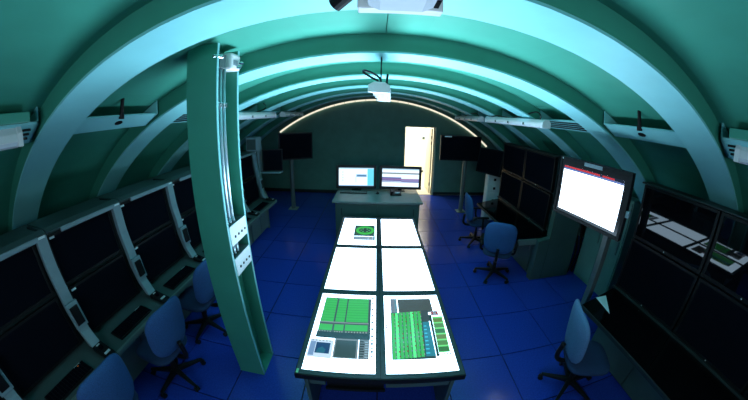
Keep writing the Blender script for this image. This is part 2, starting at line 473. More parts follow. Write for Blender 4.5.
# ------------------------------------------------------------------ green steel column
t = thing('steel_column', 'green steel H section column standing left of the display table', 'column', (-1.196, 1.77, 0))
cx0, cx1, cy0, cy1 = -1.328, -1.066, 1.614, 1.925
ztop = 3.02
obj('base_plate', MB().box(cx0-0.004, cx1+0.004, cy0-0.004, cy1+0.004, 0.0, 0.012), 'green_paint', t)
obj('flange', MB().box(cx0, cx1, cy0, cy0+0.02, 0.012, ztop-0.06), 'green_paint', t, bevel=0.002)
obj('flange', MB().box(cx0, cx1, cy1-0.02, cy1, 0.012, ztop-0.06), 'green_paint', t, bevel=0.002)
obj('web', MB().box(-1.204, -1.188, cy0+0.02, cy1-0.02, 0.012, ztop-0.06), 'green_paint', t)
obj('lit_edge_strip', MB().box(cx1-0.001, cx1+0.004, cy0-0.001, cy0+0.021, 0.012, ztop-0.06), 'mint_tone', t)  # pale strips paint in the light on the flange edges
obj('lit_edge_strip', MB().box(cx1-0.001, cx1+0.004, cy1-0.021, cy1+0.001, 0.012, ztop-0.06), 'mint_tone', t)
for q, yy in enumerate((1.655, 1.705, 1.755)):
    c = tag(obj('conduit_pipe', MB().cyl((-1.092, yy, 1.66), (-1.092, yy, 2.80), 0.0135, n=12).cyl((-1.092, yy, 1.66), (-1.092, yy, 1.70), 0.019, n=12), 'conduit', org=(-1.092, yy, 1.64), smooth=True),
            ('thin metal conduit pipe on the column, %s of three') % ('nearest the front flange', 'the middle one', 'the one nearest the rear flange')[q], 'pipe', 'conduits on the green column')
    obj('saddle_clamp', MB().box(-1.19, -1.072, yy-0.020, yy+0.020, 2.525, 2.555), 'chrome', c, bevel=0.003)
    obj('lower_pipe', MB().cyl((-1.092, yy, 1.405), (-1.092, yy, 1.50), 0.0135, n=12), 'conduit', c, smooth=True)
for z0, z1, lab in ((1.50, 1.66, 'upper white socket panel with four holes on the green column'), (1.235, 1.39, 'lower white socket panel with four holes on the green column')):
    b = thing('socket_panel', lab, 'socket', (-1.10, 1.77, z0), 'socket panels on the column')
    obj('box', MB().box(-1.186, -1.062, 1.636, 1.902, z0, z1), 'console_grey', b, bevel=0.003)
    obj('face_plate', MB().box(-1.0625, -1.056, 1.636, 1.902, z0, z1), 'white_tag', b, bevel=0.002)
    for q in range(4):
        yy = 1.70+0.055*q
        obj('socket', MB().cyl((-1.058, yy, z0+0.06), (-1.052, yy, z0+0.06), 0.011, n=12), 'black_plastic', b)
b = thing('junction_box', 'white electrical box with round connectors near the top of the column', 'junction box', (-1.10, 1.86, 2.72))
obj('box', MB().box(-1.186, -1.05, 1.79, 1.93, 2.80, 2.93), 'white_plastic', b, bevel=0.02)
obj('label_plate', MB().box(-1.051, -1.046, 1.815, 1.875, 2.835, 2.875), 'silver_tag', b)
for yy, zz in ((1.89, 2.84), (1.87, 2.825), (1.905, 2.865)):
    obj('connector', MB().cyl((-1.06, yy, zz), (-1.025, yy+0.02, zz), 0.010, n=10), 'chrome', b)
b = thing('cable_gland', 'small metal cable gland beside the white box on the column edge', 'cable gland', (-1.10, 1.63, 2.74))
obj('gland', MB().cyl((-1.09, 1.60, 2.87), (-1.05, 1.66, 2.87), 0.014, n=10), 'chrome', b)
obj('bracket', MB().box(-1.19, -1.07, 1.66, 1.74, 2.80, 2.90), 'console_grey', b, bevel=0.004)


# ------------------------------------------------------------------ lit displays
def picture(name, parent, m, rects, place):
    """rects: (u0,v0,u1,v1,colour) or (corner list, colour) in the display's own plane; later ones lie on top"""
    mb = MB(); cols = []
    for k, r in enumerate(rects):
        lift = 0.00025*k
        if len(r) == 2: pts, c = r
        else:
            u0, v0, u1, v1, c = r; pts = [(u0, v0), (u1, v0), (u1, v1), (u0, v1)]
        mb.add([place(u, v, lift) for u, v in pts], [tuple(range(len(pts)))]); cols.append(c)
    o = obj(name, mb, m, parent, cols=cols)
    return o


def up_normals(ob, d):
    me = ob.data
    for p in me.polygons:
        if p.normal.dot(Vector(d)) < 0: p.flip()


W_ = SCREEN_TINT
K_ = (0.004, 0.007, 0.010)
G_ = (0.008, 0.085, 0.018)
GD = (0.004, 0.05, 0.014)
TE = (0.004, 0.035, 0.05)
GY_ = (0.016, 0.022, 0.028)
LG = (0.04, 0.11, 0.035)

table = thing('display_table', 'long dark table inlaid with six glowing screens in the middle of the blue floor', 'table', (0.07, 2.67, 0))
TX = (-0.52, 0.655); TY = (1.165, 4.18); ZT = 0.78
SX = ((-0.485, 0.03), (0.105, 0.622)); SY = ((1.205, 2.132), (2.205, 3.11), (3.19, 4.13))
fm = MB()
xs = [TX[0], SX[0][0], SX[0][1], SX[1][0], SX[1][1], TX[1]]
for a, b in ((0, 1), (2, 3), (4, 5)): fm.box(xs[a], xs[b], TY[0], TY[1], ZT-0.04, ZT)
ys = [TY[0], SY[0][0], SY[0][1], SY[1][0], SY[1][1], SY[2][0], SY[2][1], TY[1]]
for a, b in ((0, 1), (2, 3), (4, 5), (6, 7)):
    for c, d in ((1, 2), (3, 4)): fm.box(xs[c], xs[d], ys[a], ys[b], ZT-0.04, ZT)
obj('frame', fm, 'table_frame', table)
obj('edge_band', MB().box(TX[0]-0.006, TX[1]+0.006, TY[0]-0.012, TY[0], ZT-0.055, ZT-0.001).box(TX[0]-0.006, TX[0], TY[0], TY[1], ZT-0.055, ZT-0.001)
    .box(TX[1], TX[1]+0.006, TY[0], TY[1], ZT-0.055, ZT-0.001), 'black_plastic', table, bevel=0.003)
obj('centre_seam', MB().box(0.064, 0.068, TY[0]-0.001, TY[1], ZT-0.002, ZT+0.001), 'black_plastic', table)
obj('under_panel', MB().box(TX[0]+0.01, TX[1]-0.01, TY[0]+0.02, TY[1]-0.01, ZT-0.09, ZT-0.045), 'table_body', table)
obj('apron', MB().box(0.115, 0.603, 1.27, 1.30, 0.50, 0.689), 'table_body', table, bevel=0.003)
obj('apron', MB().box(-0.468, -0.345, 1.27, 1.30, 0.50, 0.689), 'table_body', table, bevel=0.003)
obj('side_panel', MB().box(-0.50, -0.47, 1.25, 4.12, 0.0, 0.69), 'table_body', table, bevel=0.003)
obj('side_panel', MB().box(0.605, 0.635, 1.25, 4.12, 0.0, 0.69), 'table_body', table, bevel=0.003)
obj('inner_panel', MB().box(-0.47, 0.605, 1.75, 1.78, 0.0, 0.69), 'table_body', table)
obj('inner_panel', MB().box(-0.47, 0.605, 4.07, 4.10, 0.0, 0.69), 'table_body', table)
dr = obj('drawer', MB().box(-0.33, 0.10, 1.26, 1.60, 0.50, 0.66), 'black_plastic', table, bevel=0.004)
obj('drawer_lip', MB().box(-0.34, 0.11, 1.235, 1.26, 0.485, 0.515), 'black_plastic', dr, bevel=0.004)
obj('latch', MB().cyl((0.27, 1.27, 0.60), (0.27, 1.245, 0.60), 0.018, n=12).box(0.225, 0.30, 1.238, 1.25, 0.592, 0.612), 'steel_pole', table)['label'] = 'small metal latch handle'
obj('corner_sticker', MB().box(-0.517, -0.50, 1.166, 1.205, ZT, ZT+0.001), 'green_tag', table)['label'] = 'small green sticker'


def flat(u, v, l): return (u, v, ZT-0.006+l)


def lerp(a, b, t): return a+(b-a)*t


for r in range(3):
    for c in range(2):
        x0, x1 = SX[c]; y0, y1 = SY[r]
        R_ = [(x0-0.002, y0-0.002, x1+0.002, y1+0.002, W_)]
        if (r, c) == (0, 0):
            R_.append((-0.442, 1.545, -0.012, 2.078, (0.02, 0.035, 0.04)))
            for a, b, n in ((-0.437, -0.328, 5), (-0.312, -0.234, 4), (-0.222, -0.036, 8)):
                R_.append((a, 1.74, b, 2.066, G_)); R_.append((a, 1.632, b, 1.705, G_))
                for q in range(9):
                    yy = 1.755+0.034*q
                    R_.append((a, yy, b, yy+0.004, GD))
                for q in range(n):
                    xx = a+(b-a)*(q+0.3)/n
                    R_.append((xx, 1.605, xx+0.012, 1.622, (0.4, 0.5, 0.5)))
            R_.append((-0.442, 1.715, -0.03, 1.728, (0.35, 0.45, 0.5)))
            for q in range(16):
                xx = -0.43+0.026*q
                R_.append((xx, 2.069, xx+0.014, 2.076, (0.3, 0.4, 0.45)))
            R_.append((-0.442, 1.53, -0.012, 1.60, K_))
            R_.append((-0.475, 1.318, -0.29, 1.508, (0.10, 0.13, 0.17)))
            for q in range(6): R_.append((-0.46+0.027*q, 1.488, -0.445+0.027*q, 1.502, (0.5, 0.62, 0.7)))
            R_.append((-0.465, 1.335, -0.425, 1.48, (0.03, 0.05, 0.09)))
            R_.append((-0.42, 1.362, -0.312, 1.474, (0.012, 0.05, 0.22)))
            R_.append(([(-0.41, 1.362), (-0.35, 1.362), (-0.34, 1.40), (-0.37, 1.43), (-0.40, 1.41)], (0.02, 0.16, 0.30)))
            R_.append((-0.284, 1.325, -0.100, 1.528, (0.30, 0.36, 0.42)))
            R_.append((-0.272, 1.335, -0.115, 1.512, (0.012, 0.018, 0.022)))
            R_.append((-0.096, 1.325, -0.018, 1.528, (0.20, 0.26, 0.32)))
            for q in range(7):
                R_.append((-0.088, 1.345+0.025*q, -0.06+0.004*(q % 3), 1.358+0.025*q, K_))
                R_.append((-0.05, 1.342+0.025*q, -0.028, 1.352+0.025*q, (0.05, 0.08, 0.10)))
            for q in range(18):
                R_.append((-0.008, 1.345+0.041*q, 0.012, 1.345+0.041*q+0.014+0.012*(q % 2), (0.20, 0.34, 0.45)))
        if (r, c) == (0, 1):
            R_.append((0.165, 1.872, 0.225, 2.085, (0.30, 0.38, 0.45)))
            for q in range(9):
                R_.append((0.17, 1.885+0.022*q, 0.195, 1.895+0.022*q, (0.02, 0.03, 0.05)))
                R_.append((0.202, 1.883+0.022*q, 0.218, 1.896+0.022*q, (0.01, 0.05, 0.07)))
            R_.append((0.232, 1.872, 0.545, 2.075, (0.25, 0.33, 0.38)))
            R_.append((0.238, 1.880, 0.540, 2.062, (0.025, 0.030, 0.032)))
            for q in range(8): R_.append((0.558, 1.885+0.023*q, 0.572+0.008*(q % 2), 1.894+0.023*q, (0.10, 0.14, 0.18)))
            for q in range(30):
                R_.append((0.118, 1.33+0.025*q, 0.128+0.008*((q*7) % 3), 1.336+0.025*q, (0.25, 0.33, 0.42)))
            R_.append((0.112, 1.66, 0.122, 1.72, (0.4, 0.08, 0.08)))
            R_.append(([(0.150, 1.328), (0.475, 1.328), (0.485, 1.865), (0.160, 1.865)], (0.012, 0.03, 0.03)))
            nc = 8
            for q in range(nc):
                a, b = q/nc, (q+0.84)/nc
                lo = lambda f: (lerp(0.156, 0.392, f), 1.334); hi = lambda f: (lerp(0.166, 0.425, f), 1.858)
                R_.append(([lo(a), lo(b), hi(b), hi(a)], G_ if q not in (1, 5) else (0.02, 0.16, 0.05)))
                for m_ in range(11):
                    f = (m_+0.5)/11
                    p = Vector(lo(b)).lerp(Vector(hi(b)), f); wv = 0.004+0.002*((m_*5+q*3) % 3)
                    R_.append((p.x-wv, p.y-0.008, p.x+0.003, p.y+0.008, ((0.35, 0.5, 0.5), (0.02, 0.04, 0.05), (0.30, 0.06, 0.04))[(m_*3+q*2) % 7 % 3]))
            R_.append(([(0.396, 1.334), (0.470, 1.334), (0.474, 1.714), (0.420, 1.714)], TE))
            for q in range(8): R_.append((0.402+0.003*q, 1.36+0.042*q, 0.43+0.002*q, 1.372+0.042*q, (0.01, 0.10, 0.14)))
            R_.append((0.428, 1.718, 0.486, 1.862, GY_))
            R_.append(([(0.472, 1.325), (0.492, 1.325), (0.508, 1.80), (0.486, 1.80)], (0.006, 0.012, 0.012)))
            R_.append(([(0.494, 1.36), (0.582, 1.36), (0.600, 1.775), (0.510, 1.775)], (0.03, 0.14, 0.04)))
            for q in range(6):
                f = q/6
                a = lerp(0.498, 0.514, f); b = lerp(0.578, 0.594, f); yy = lerp(1.37, 1.765, f)
                R_.append((a, yy, b, yy+0.05, ((0.06, 0.28, 0.07), (0.14, 0.42, 0.12), (0.20, 0.36, 0.08))[q % 3]))
            R_.append((0.505, 1.785, 0.572, 1.845, (0.05, 0.06, 0.08)))
            for q in range(3): R_.append((0.512+0.02*q, 1.80+0.012*(q % 2), 0.526+0.02*q, 1.835, ((0.5, 0.03, 0.03), (0.30, 0.36, 0.4), (0.5, 0.03, 0.03))[q]))
            for q in range(5): R_.append((0.485+0.022*q, 1.333, 0.498+0.022*q, 1.350, (0.01, 0.02, 0.03)))
        if (r, c) == (2, 0):
            R_.append((-0.292, 3.475, 0.010, 3.86, (0.010, 0.030, 0.025)))
            R_.append(([(-0.135+0.135*math.cos(2*PI*q/32), 3.675+0.150*math.sin(2*PI*q/32)) for q in range(32)], (0.006, 0.085, 0.012)))
            R_.append(([(-0.135+0.092*math.cos(2*PI*q/32), 3.675+0.082*math.sin(2*PI*q/32)) for q in range(32)], (0.006, 0.018, 0.018)))
            for q in range(6):
                a = q*1.05
                R_.append((-0.135+0.06*math.cos(a)-0.010, 3.675+0.05*math.sin(a)-0.012, -0.135+0.06*math.cos(a)+0.010, 3.675+0.05*math.sin(a)+0.012, (0.01, 0.10, 0.03)))
            R_.append((-0.288, 3.345, 0.014, 3.46, (0.06, 0.09, 0.12)))
            for q in range(4): R_.append((-0.28, 3.362+0.024*q, -0.09, 3.371+0.024*q, (0.015, 0.025, 0.03)))
            R_.append((-0.07, 3.36, -0.03, 3.44, (0.4, 0.5, 0.55))); R_.append((0.005-0.015, 3.35, 0.010, 3.56, (0.02, 0.05, 0.06)))
        R2 = []
        for q in R_:
            c_ = q[-1]
            if c_ is not W_: c_ = tuple(v*(0.65/SCREEN if max(c_) > 0.2 else 6.0/SCREEN if max(c_) > 0.045 else 2.6/SCREEN) for v in c_)
            R2.append(q[:-1]+(c_,))
        o = picture('screen', table, 'table_screen', R2, flat); up_normals(o, (0, 0, 1))
        lab = {(0, 0): 'screen with green striped panels, blue map and dark window', (0, 1): 'screen with green columns and a dark grey window', (2, 0): 'white screen with a green ring on a black square'}.get((r, c))
        if lab: o['label'] = lab


# ------------------------------------------------------------------ free-standing and built-in displays
def panel(name, label, cat, X, wd, ht, th=0.045, bez=0.025, screen='dead_screen', group=None, tagpos=None, rects=None, base=None):
    """a display whose local x runs along its width, z up, front face at y=0 looking to -y; X places its lower middle"""
    t = thing(name, label, cat, base if base is not None else X.translation, group)
    obj('housing', MB().box(-wd/2, wd/2, 0.012, th, 0, ht, X=X), 'black_plastic', t, bevel=0.006)
    b = MB()
    b.box(-wd/2, wd/2, 0, 0.014, 0, bez, X=X).box(-wd/2, wd/2, 0, 0.014, ht-bez, ht, X=X)
    b.box(-wd/2, -wd/2+bez, 0, 0.014, bez, ht-bez, X=X).box(wd/2-bez, wd/2, 0, 0.014, bez, ht-bez, X=X)
    obj('bezel', b, 'black_plastic', t)
    if rects is None:
        obj('screen', MB().box(-wd/2+bez, wd/2-bez, 0.006, 0.013, bez, ht-bez, X=X), screen, t)
    else:
        W2, H2 = wd-2*bez, ht-2*bez
        o = picture('screen', t, screen, rects, lambda u, v, l: tuple(X @ Vector((-W2/2+u*W2, 0.010-l, bez+v*H2))))
        up_normals(o, X.to_3x3() @ Vector((0, -1, 0)))
    if tagpos:
        for (u, v, a, b_) in tagpos:
            obj('sticker', MB().box(-wd/2+u, -wd/2+u+a, -0.0025, 0.001, v, v+b_, X=X), 'white_tag', t)
    return t


def frame_from(x_dir, up, origin):
    x = Vector(x_dir).normalized(); z = Vector(up).normalized(); y = z.cross(x).normalized(); z = x.cross(y)
    m = Matrix((x, y, z)).transposed().to_4x4(); m.translation = Vector(origin)
    return m


# ------------------------------------------------------------------ row of operator consoles on the left
PY = 0.862
bays = ['cut by the lower left picture corner', 'nearest the camera', 'second from the camera', 'third from the camera', 'just before the column',
        'mostly hidden behind the column', 'last before the end wall']
POST = [(-2.50, 1.715), (-2.475, 1.42), (-2.435, 1.22), (-2.42, 1.05), (-2.37, 0.86), (-2.30, 0.725)]


def post(parent, y):
    prof = POST+[(p[0]-0.05, p[1]) for p in reversed(POST)]
    ps = obj('side_post', MB().prism(prof, y-0.05, y+0.05), 'post_grey', parent, bevel=0.004)
    X = frame_from((0, 1, 0), (-0.12, 0, 1), (-2.385, y, 0.90))
    # handset cradle: light frame with a dark centre, standing proud of the post
    obj('handset_cradle', MB().box(-0.064, 0.064, -0.022, 0.012, 0, 0.24, X=X), 'post_grey', ps, bevel=0.006)
    obj('handset', MB().box(-0.042, 0.042, -0.040, -0.020, 0.035, 0.205, X=X), 'black_plastic', ps, bevel=0.006)
    obj('name_tag', MB().box(-2.500, -2.4955, y-0.035, y+0.035, 1.685, 1.705), 'white_tag', ps)


for k in range(-1, 6):
    y0, y1 = PY*k+0.055, PY*(k+1)+0.055
    t = thing('operator_console', 'grey left operator console with two dark monitors, ' + bays[k+1], 'console', (-2.6, (y0+y1)/2, 0), 'operator consoles along the left wall')
    obj('base_cabinet', MB().box(-3.0, -2.34, y0+0.002, y1-0.002, 0.05, 0.63), 'console_grey', t, bevel=0.003)
    obj('plinth', MB().box(-2.98, -2.40, y0+0.004, y1-0.004, 0.0, 0.05), 'console_dark', t)
    for q in range(2):
        a = y0+0.02+q*0.42
        d = obj('door', MB().box(-2.34, -2.322, a, a+0.40, 0.07, 0.61), 'grey_metal', t, bevel=0.003)
        obj('door_pull', MB().box(-2.322, -2.314, a+(0.03 if q else 0.34), a+(0.06 if q else 0.37), 0.42, 0.54), 'console_dark', d)
    obj('desk_top', MB().prism([(-2.12, 0.665), (-2.10, 0.65), (-2.12, 0.63), (-2.55, 0.63), (-2.55, 0.70), (-2.42, 0.69)], y0+0.003, y1-0.003), 'console_grey', t, bevel=0.003)
    obj('desk_edge', MB().box(-2.118, -2.092, y0+0.006, y1-0.006, 0.622, 0.672), 'grey_metal', t, bevel=0.006)
    obj('rear_body', MB().prism([(-2.50, 0.68), (-2.60, 1.24), (-2.64, 1.66), (-3.0, 1.66), (-3.0, 0.63), (-2.5, 0.63)], y0+0.003, y1-0.003), 'console_dark', t)
    obj('hood', MB().prism([(-2.50, 1.70), (-2.49, 1.715), (-2.56, 1.735), (-3.0, 1.712), (-3.0, 1.67), (-2.56, 1.67)], y0+0.006, y1-0.006), 'console_grey', t, bevel=0.003)
    obj('hood_lip', MB().box(-2.505, -2.482, y0+0.14, y1-0.09, 1.672, 1.712), 'post_grey', t, bevel=0.006)
    obj('hood_slot', MB().box(-2.80, -2.60, y1-0.06, y1-0.035, 1.705, 1.737), 'black_plastic', t)
    post(t, y1-0.055)
    yc = PY*(k+0.5)
    for nm, p, q, pos in (('lower', (-2.435, 0.74), (-2.495, 1.20), 'lower'), ('upper', (-2.515, 1.225), (-2.565, 1.665), 'upper')):
        up = Vector((q[0]-p[0], 0, q[1]-p[1])); ht = up.length
        X = frame_from((0, 1, 0), up, (p[0], yc, p[1]))
        panel('monitor', '%s black monitor of the left console %s' % (pos, bays[k+1]), 'monitor', X, 0.735, ht, 0.04, 0.022, 'dead_screen', 'monitors of the left consoles',
              [(0.03, ht-0.035, 0.05, 0.018)])
    t = thing('keyboard', 'black keyboard on the left console ' + bays[k+1], 'keyboard', (-2.28, yc, 0.675), 'keyboards on the left consoles')
    X = Matrix.Translation((-2.235, yc, 0.678)) @ Matrix.Rotation(math.atan2(0.025, 0.3), 4, 'Y')
    obj('case', MB().box(-0.085, 0.075, -0.235, 0.235, 0, 0.018, X=X), 'black_plastic', t, bevel=0.004)
    kb = MB()
    for a in range(5):
        for b in range(14):
            kb.box(-0.072+a*0.028, -0.050+a*0.028, -0.222+b*0.032, -0.195+b*0.032, 0.018, 0.024, X=X)
    kk = obj('keys', kb, 'dead_screen', t); kk['kind'] = 'stuff'
    obj('status_strip', MB().box(-0.082, -0.074, 0.13, 0.20, 0.018, 0.0195, X=X), 'key_lit', t)
    if k == 0: obj('indicator', MB().box(-0.06, -0.052, 0.16, 0.168, 0.024, 0.026, X=X), 'orange_led', t)['label'] = 'tiny orange indicator light'
    t = thing('control_box', 'black control box on the left console ' + bays[k+1], 'control box', (-2.25, y1-0.08, 0.68), 'control boxes on the left consoles')
    X = Matrix.Translation((-2.20, y1-0.055, 0.684)) @ Matrix.Rotation(math.atan2(0.025, 0.3), 4, 'Y')
    obj('case', MB().prism([(-0.10, 0), (0.095, 0), (0.095, 0.018), (0.0, 0.028), (-0.10, 0.045)], -0.055, 0.055, X=X), 'black_plastic', t, bevel=0.006)
    obj('knob', MB().cyl((-0.035, 0.0, 0.03), (-0.035, 0.0, 0.055), 0.024, 0.018, n=16, X=X), 'dead_screen', t)
    obj('light_key', MB().box(0.03, 0.055, -0.03, 0.035, 0.020, 0.029, X=X), 'key_lit', t, bevel=0.003)
    obj('light_key', MB().box(-0.085, -0.07, -0.02, 0.02, 0.040, 0.046, X=X), 'key_lit', t, bevel=0.003)

# end of the left row: pale end panel, shelf with a small monitor, grey speaker box
YE = 6*PY+0.06
t = thing('end_panel', 'pale grey end panel closing the left console row', 'panel', (-2.6, YE+0.02, 0))
obj('panel', MB().prism([(-2.30, 0.72), (-2.36, 0.86), (-2.42, 1.05), (-2.43, 1.22), (-2.47, 1.42), (-2.49, 1.60), (-3.0, 1.60), (-3.0, 0.0), (-2.32, 0.0), (-2.32, 0.62), (-2.10, 0.62), (-2.10, 0.67)], YE+0.005, YE+0.03), 'grey_metal', t, bevel=0.003)
t = thing('bracket_shelf', 'small grey shelf fixed to the end of the left console row', 'shelf', (-2.22, 5.3, 1.2))
obj('board', MB().box(-2.48, -1.99, YE+0.035, YE+0.24, 1.235, 1.262), 'post_grey', t, bevel=0.004)
obj('bracket', MB().box(-2.48, -2.44, YE+0.035, YE+0.07, 1.02, 1.235), 'grey_metal', t, bevel=0.004)
obj('back_plate', MB().box(-2.50, -2.47, YE+0.035, YE+0.24, 1.262, 1.78), 'post_grey', t, bevel=0.004)
panel('monitor', 'small dark monitor standing on the shelf at the end of the left row', 'monitor', frame_from((0.96, 0.28, 0), (0, 0, 1), (-2.18, YE+0.12, 1.275)), 0.43, 0.46, 0.06, 0.02, 'dead_screen')
t = thing('speaker_box', 'grey box on top of the last left console beside the glowing strip', 'box', (-2.46, YE-0.05, 1.735))
obj('case', MB().box(-2.62, -2.38, YE-0.22, YE+0.02, 1.738, 2.02), 'post_grey', t, bevel=0.008)
obj('grille', MB().box(-2.60, -2.40, YE-0.226, YE-0.218, 1.77, 1.98), 'console_grey', t, bevel=0.003)


# ------------------------------------------------------------------ black video-wall consoles on the right
def video_console(label, ya, yb, cols, where, side_near, mirror, mdesk):
    """ya near end, yb far end; desk edge at x=2.125"""
    t = thing('video_console', label, 'console', (2.9, (ya+yb)/2, 0), 'video wall consoles on the right')
    slant = 0.36 if side_near else 0.16
    dt = obj('desk_top', MB().prism([(2.125, ya), (2.86, ya), (2.86, yb+slant), (2.125, yb)], 0.715, 0.75, axis='z'), mdesk, t, bevel=0.004)
    obj('desk_edge', MB().box(2.112, 2.126, ya, yb, 0.710, 0.751), 'console_dark', t, bevel=0.003)
    n = max(2, round((yb-ya)/0.62)); step = (yb-ya-0.14)/n
    obj('base_cabinet', MB().box(2.56, 3.30, ya+0.05, yb-0.02, 0.04, 0.714), 'cabinet_green', t, bevel=0.004)
    obj('plinth', MB().box(2.60, 3.28, ya+0.06, yb-0.04, 0.0, 0.04), 'console_dark', t)
    for q in range(n):
        d = obj('door', MB().box(2.542, 2.56, ya+0.09+q*step, ya+0.07+(q+1)*step, 0.06, 0.69), 'cabinet_green', t, bevel=0.004)
        obj('door_pull', MB().box(2.534, 2.543, ya+0.12+q*step, ya+0.145+q*step, 0.44, 0.58), 'steel_pole', d)
    y_lo, y_hi = cols[0][0], cols[-1][1]
    obj('rear_body', MB().prism([(2.855, 0.714), (2.86, 1.97), (2.98, 1.97), (3.28, 1.55), (3.30, 0.714)], y_lo-0.02, y_hi+0.02), 'console_dark', t)
    obj('top_cap', MB().box(2.80, 2.99, y_lo-0.04, y_hi+0.04, 1.974, 1.99), 'console_dark', t, bevel=0.004)
    obj('hinge_trim', MB().box(2.765, 2.80, y_lo-0.02, y_hi+0.02, 0.748, 0.772), 'console_dark', t, bevel=0.004)
    if side_near:
        e = obj('end_panel', MB().prism([(2.53, 0.0), (2.53, 0.70), (2.74, 0.74), (2.77, 1.99), (2.99, 1.99), (3.30, 1.55), (3.33, 0.0)], ya-0.09, ya+0.03), 'cabinet_green', t, bevel=0.006)
        obj('desk_support', MB().box(2.20, 2.53, ya-0.02, ya+0.03, 0.62, 0.715), 'grey_metal', t, bevel=0.004)
        obj('side_seam', MB().box(2.735, 2.742, ya-0.0935, ya-0.089, 0.0, 2.0), 'console_dark', t)
        for z in (1.55, 1.66, 1.77):
            obj('indicator_plate', MB().box(2.86, 2.95, ya-0.096, ya-0.089, z, z+0.05), 'white_tag', t, bevel=0.003)
    for i, (a, b) in enumerate(cols):
        for row, p, q, scr in (('lower', (2.785, 0.775), (2.790, 1.375), 'dead_screen'), ('upper', (2.800, 1.395), (2.793, 1.970), mirror)):
            up = Vector((q[0]-p[0], 0, q[1]-p[1])); ht = up.length
            X = frame_from((0, -1, 0), up, (p[0], (a+b)/2, p[1]))
            panel('wall_display', '%s %s' % (row, where[i]), 'display', X, b-a-0.012, ht, 0.05, 0.026, scr, 'dark displays of the right consoles',
                  [(0.44, 0.006, 0.010, 0.010)])
    return t


video_console('black video console with glass desk at the lower right of the picture', -1.0, 1.72, [(-0.88, 0.03), (0.035, 0.945), (0.955, 1.87)],
              ['display of the near right console, beyond the picture edge', 'display of the near right console, cut by the right picture edge',
               'display of the near right console, next to the bright wall screen'], False, 'mirror_screen', 'black_gloss')
video_console('dark video console with a two by two screen wall near the end wall', 3.38, 5.07, [(3.58, 4.52), (4.53, 5.46)],
              ['dark display of the far right console, the column nearer the camera', 'dark display of the far right console, the column nearer the end wall'], True, 'dead_screen', 'black_gloss')

t = tag(obj('desk_reflection_patch', MB().prism([(2.373, 1.768), (2.528, 1.761), (2.33, 1.48)], 0.7505, 0.7525, axis='z'), 'white_tag', org=(2.41, 1.67, 0.7505)),  # added white triangle stands in for a reflection in the desk
        'small triangular white patch for a painted reflection on the glossy black desk behind the pale blue chair', 'reflection')

# pale metal cabinet between the two consoles
t = thing('metal_cabinet', 'pale green metal cabinet behind the pole of the bright wall screen', 'cabinet', (3.75, 2.7, 0))
obj('carcass', MB().box(3.50, 3.76, 2.45, 3.30, 0.0, 1.58), 'pale_cabinet', t, bevel=0.006)
for a in (2.465, 2.88):
    d = obj('door', MB().box(3.482, 3.50, a, a+0.405, 0.05, 1.55), 'pale_cabinet', t, bevel=0.004)
    obj('door_pull', MB().box(3.470, 3.483, a+0.05, a+0.08, 0.75, 0.95), 'steel_pole', d, bevel=0.003)
# dark cable bundle in the gap
t = thing('cable_bundle', 'dark cables hanging in the gap beside the far console end', 'cables', (3.40, 3.3, 0.0))
for q in range(5):
    xx = 3.40+0.05*q; yy = 3.36+0.04*(q % 2)
    obj('cable', MB().tube(spline([(xx, yy, 0.0), (xx+0.02, yy-0.03, 0.4), (xx-0.02, yy+0.02, 0.8), (xx, yy, 1.2)], 5), 0.014), 'black_plastic', t, smooth=True)

# ------------------------------------------------------------------ big bright screen on a pole
A_, B_ = Vector((1.948, 2.408, 1.547)), Vector((2.094, 1.54, 1.547))
X = frame_from(B_-A_, (0.0, 0.0, 1), (A_+B_)/2)
BW = (B_-A_).length; BH = 0.602
# the picture leaves a wide dark margin: thicker at the top and the right
P0, P1, Q0, Q1 = 0.035, 0.945, 0.055, 0.905
def wsr(a, b, c, d, col): return (P0+a*(P1-P0), Q0+b*(Q1-Q0), P0+c*(P1-P0), Q0+d*(Q1-Q0), col)
BLK = (0.0008, 0.001, 0.0015)
R_ = [(0, 0, 1, 1, BLK), wsr(0, 0, 1, 1, (0.70, 0.84, 1.0)), wsr(0, 0.945, 1, 1.0, (0.002, 0.003, 0.008)), wsr(0, 0.905, 1, 0.945, (0.035, 0.05, 0.12)), wsr(0.965, 0.90, 0.975, 0.945, (0.0, 0.02, 0.03))]
random.seed(9)
u = 0.01
while u < 0.86:
    wv = random.choice((0.008, 0.012, 0.016))
    if not 0.63 < u < 0.665:
        R_.append(wsr(u, 0.955, min(u+wv, 0.865), 0.988, (0.20, 0.012, 0.014)))
    u += wv+0.006
for (a, b, c, d) in ((0.17, 0.74, 0.22, 0.76), (0.33, 0.66, 0.36, 0.68), (0.55, 0.54, 0.64, 0.56), (0.80, 0.13, 0.84, 0.15)):
    R_.append(wsr(a, b, c, d, (0.17, 0.21, 0.20)))
tv = panel('wall_screen', 'large bright white screen with a red text line, on a pole right of the table', 'screen', X, BW, BH, 0.06, 0.03, 'wall_screen', rects=R_, base=(2.05, 2.0, 1.55))
obj('maker_label', MB().box(-0.11, 0.11, -0.001, 0.003, 0.556, 0.59, X=X), 'silver_tag', tv)
obj('power_light', MB().box(-BW/2+0.03, -BW/2+0.042, -0.003, 0.001, 0.58, 0.59, X=X), 'white_tag', tv)
obj('side_bracket', MB().box(BW/2-0.01, BW/2+0.035, 0.01, 0.04, 0.22, 0.28, X=X), 'post_grey', tv, bevel=0.004)
obj('mount_plate', MB().box(-0.2, 0.2, 0.06, 0.10, 0.12, 0.42, X=X), 'steel_pole', tv, bevel=0.004)
t = thing('screen_pole', 'square steel pole carrying the large bright screen', 'pole', (2.48, 1.98, 0))
obj('pole', MB().box(2.445, 2.520, 1.945, 2.02, 0.015, 1.90), 'steel_pole', t, bevel=0.006)
obj('arm', MB().box(2.13, 2.445, 1.95, 2.015, 1.70, 1.78), 'steel_pole', t, bevel=0.004)
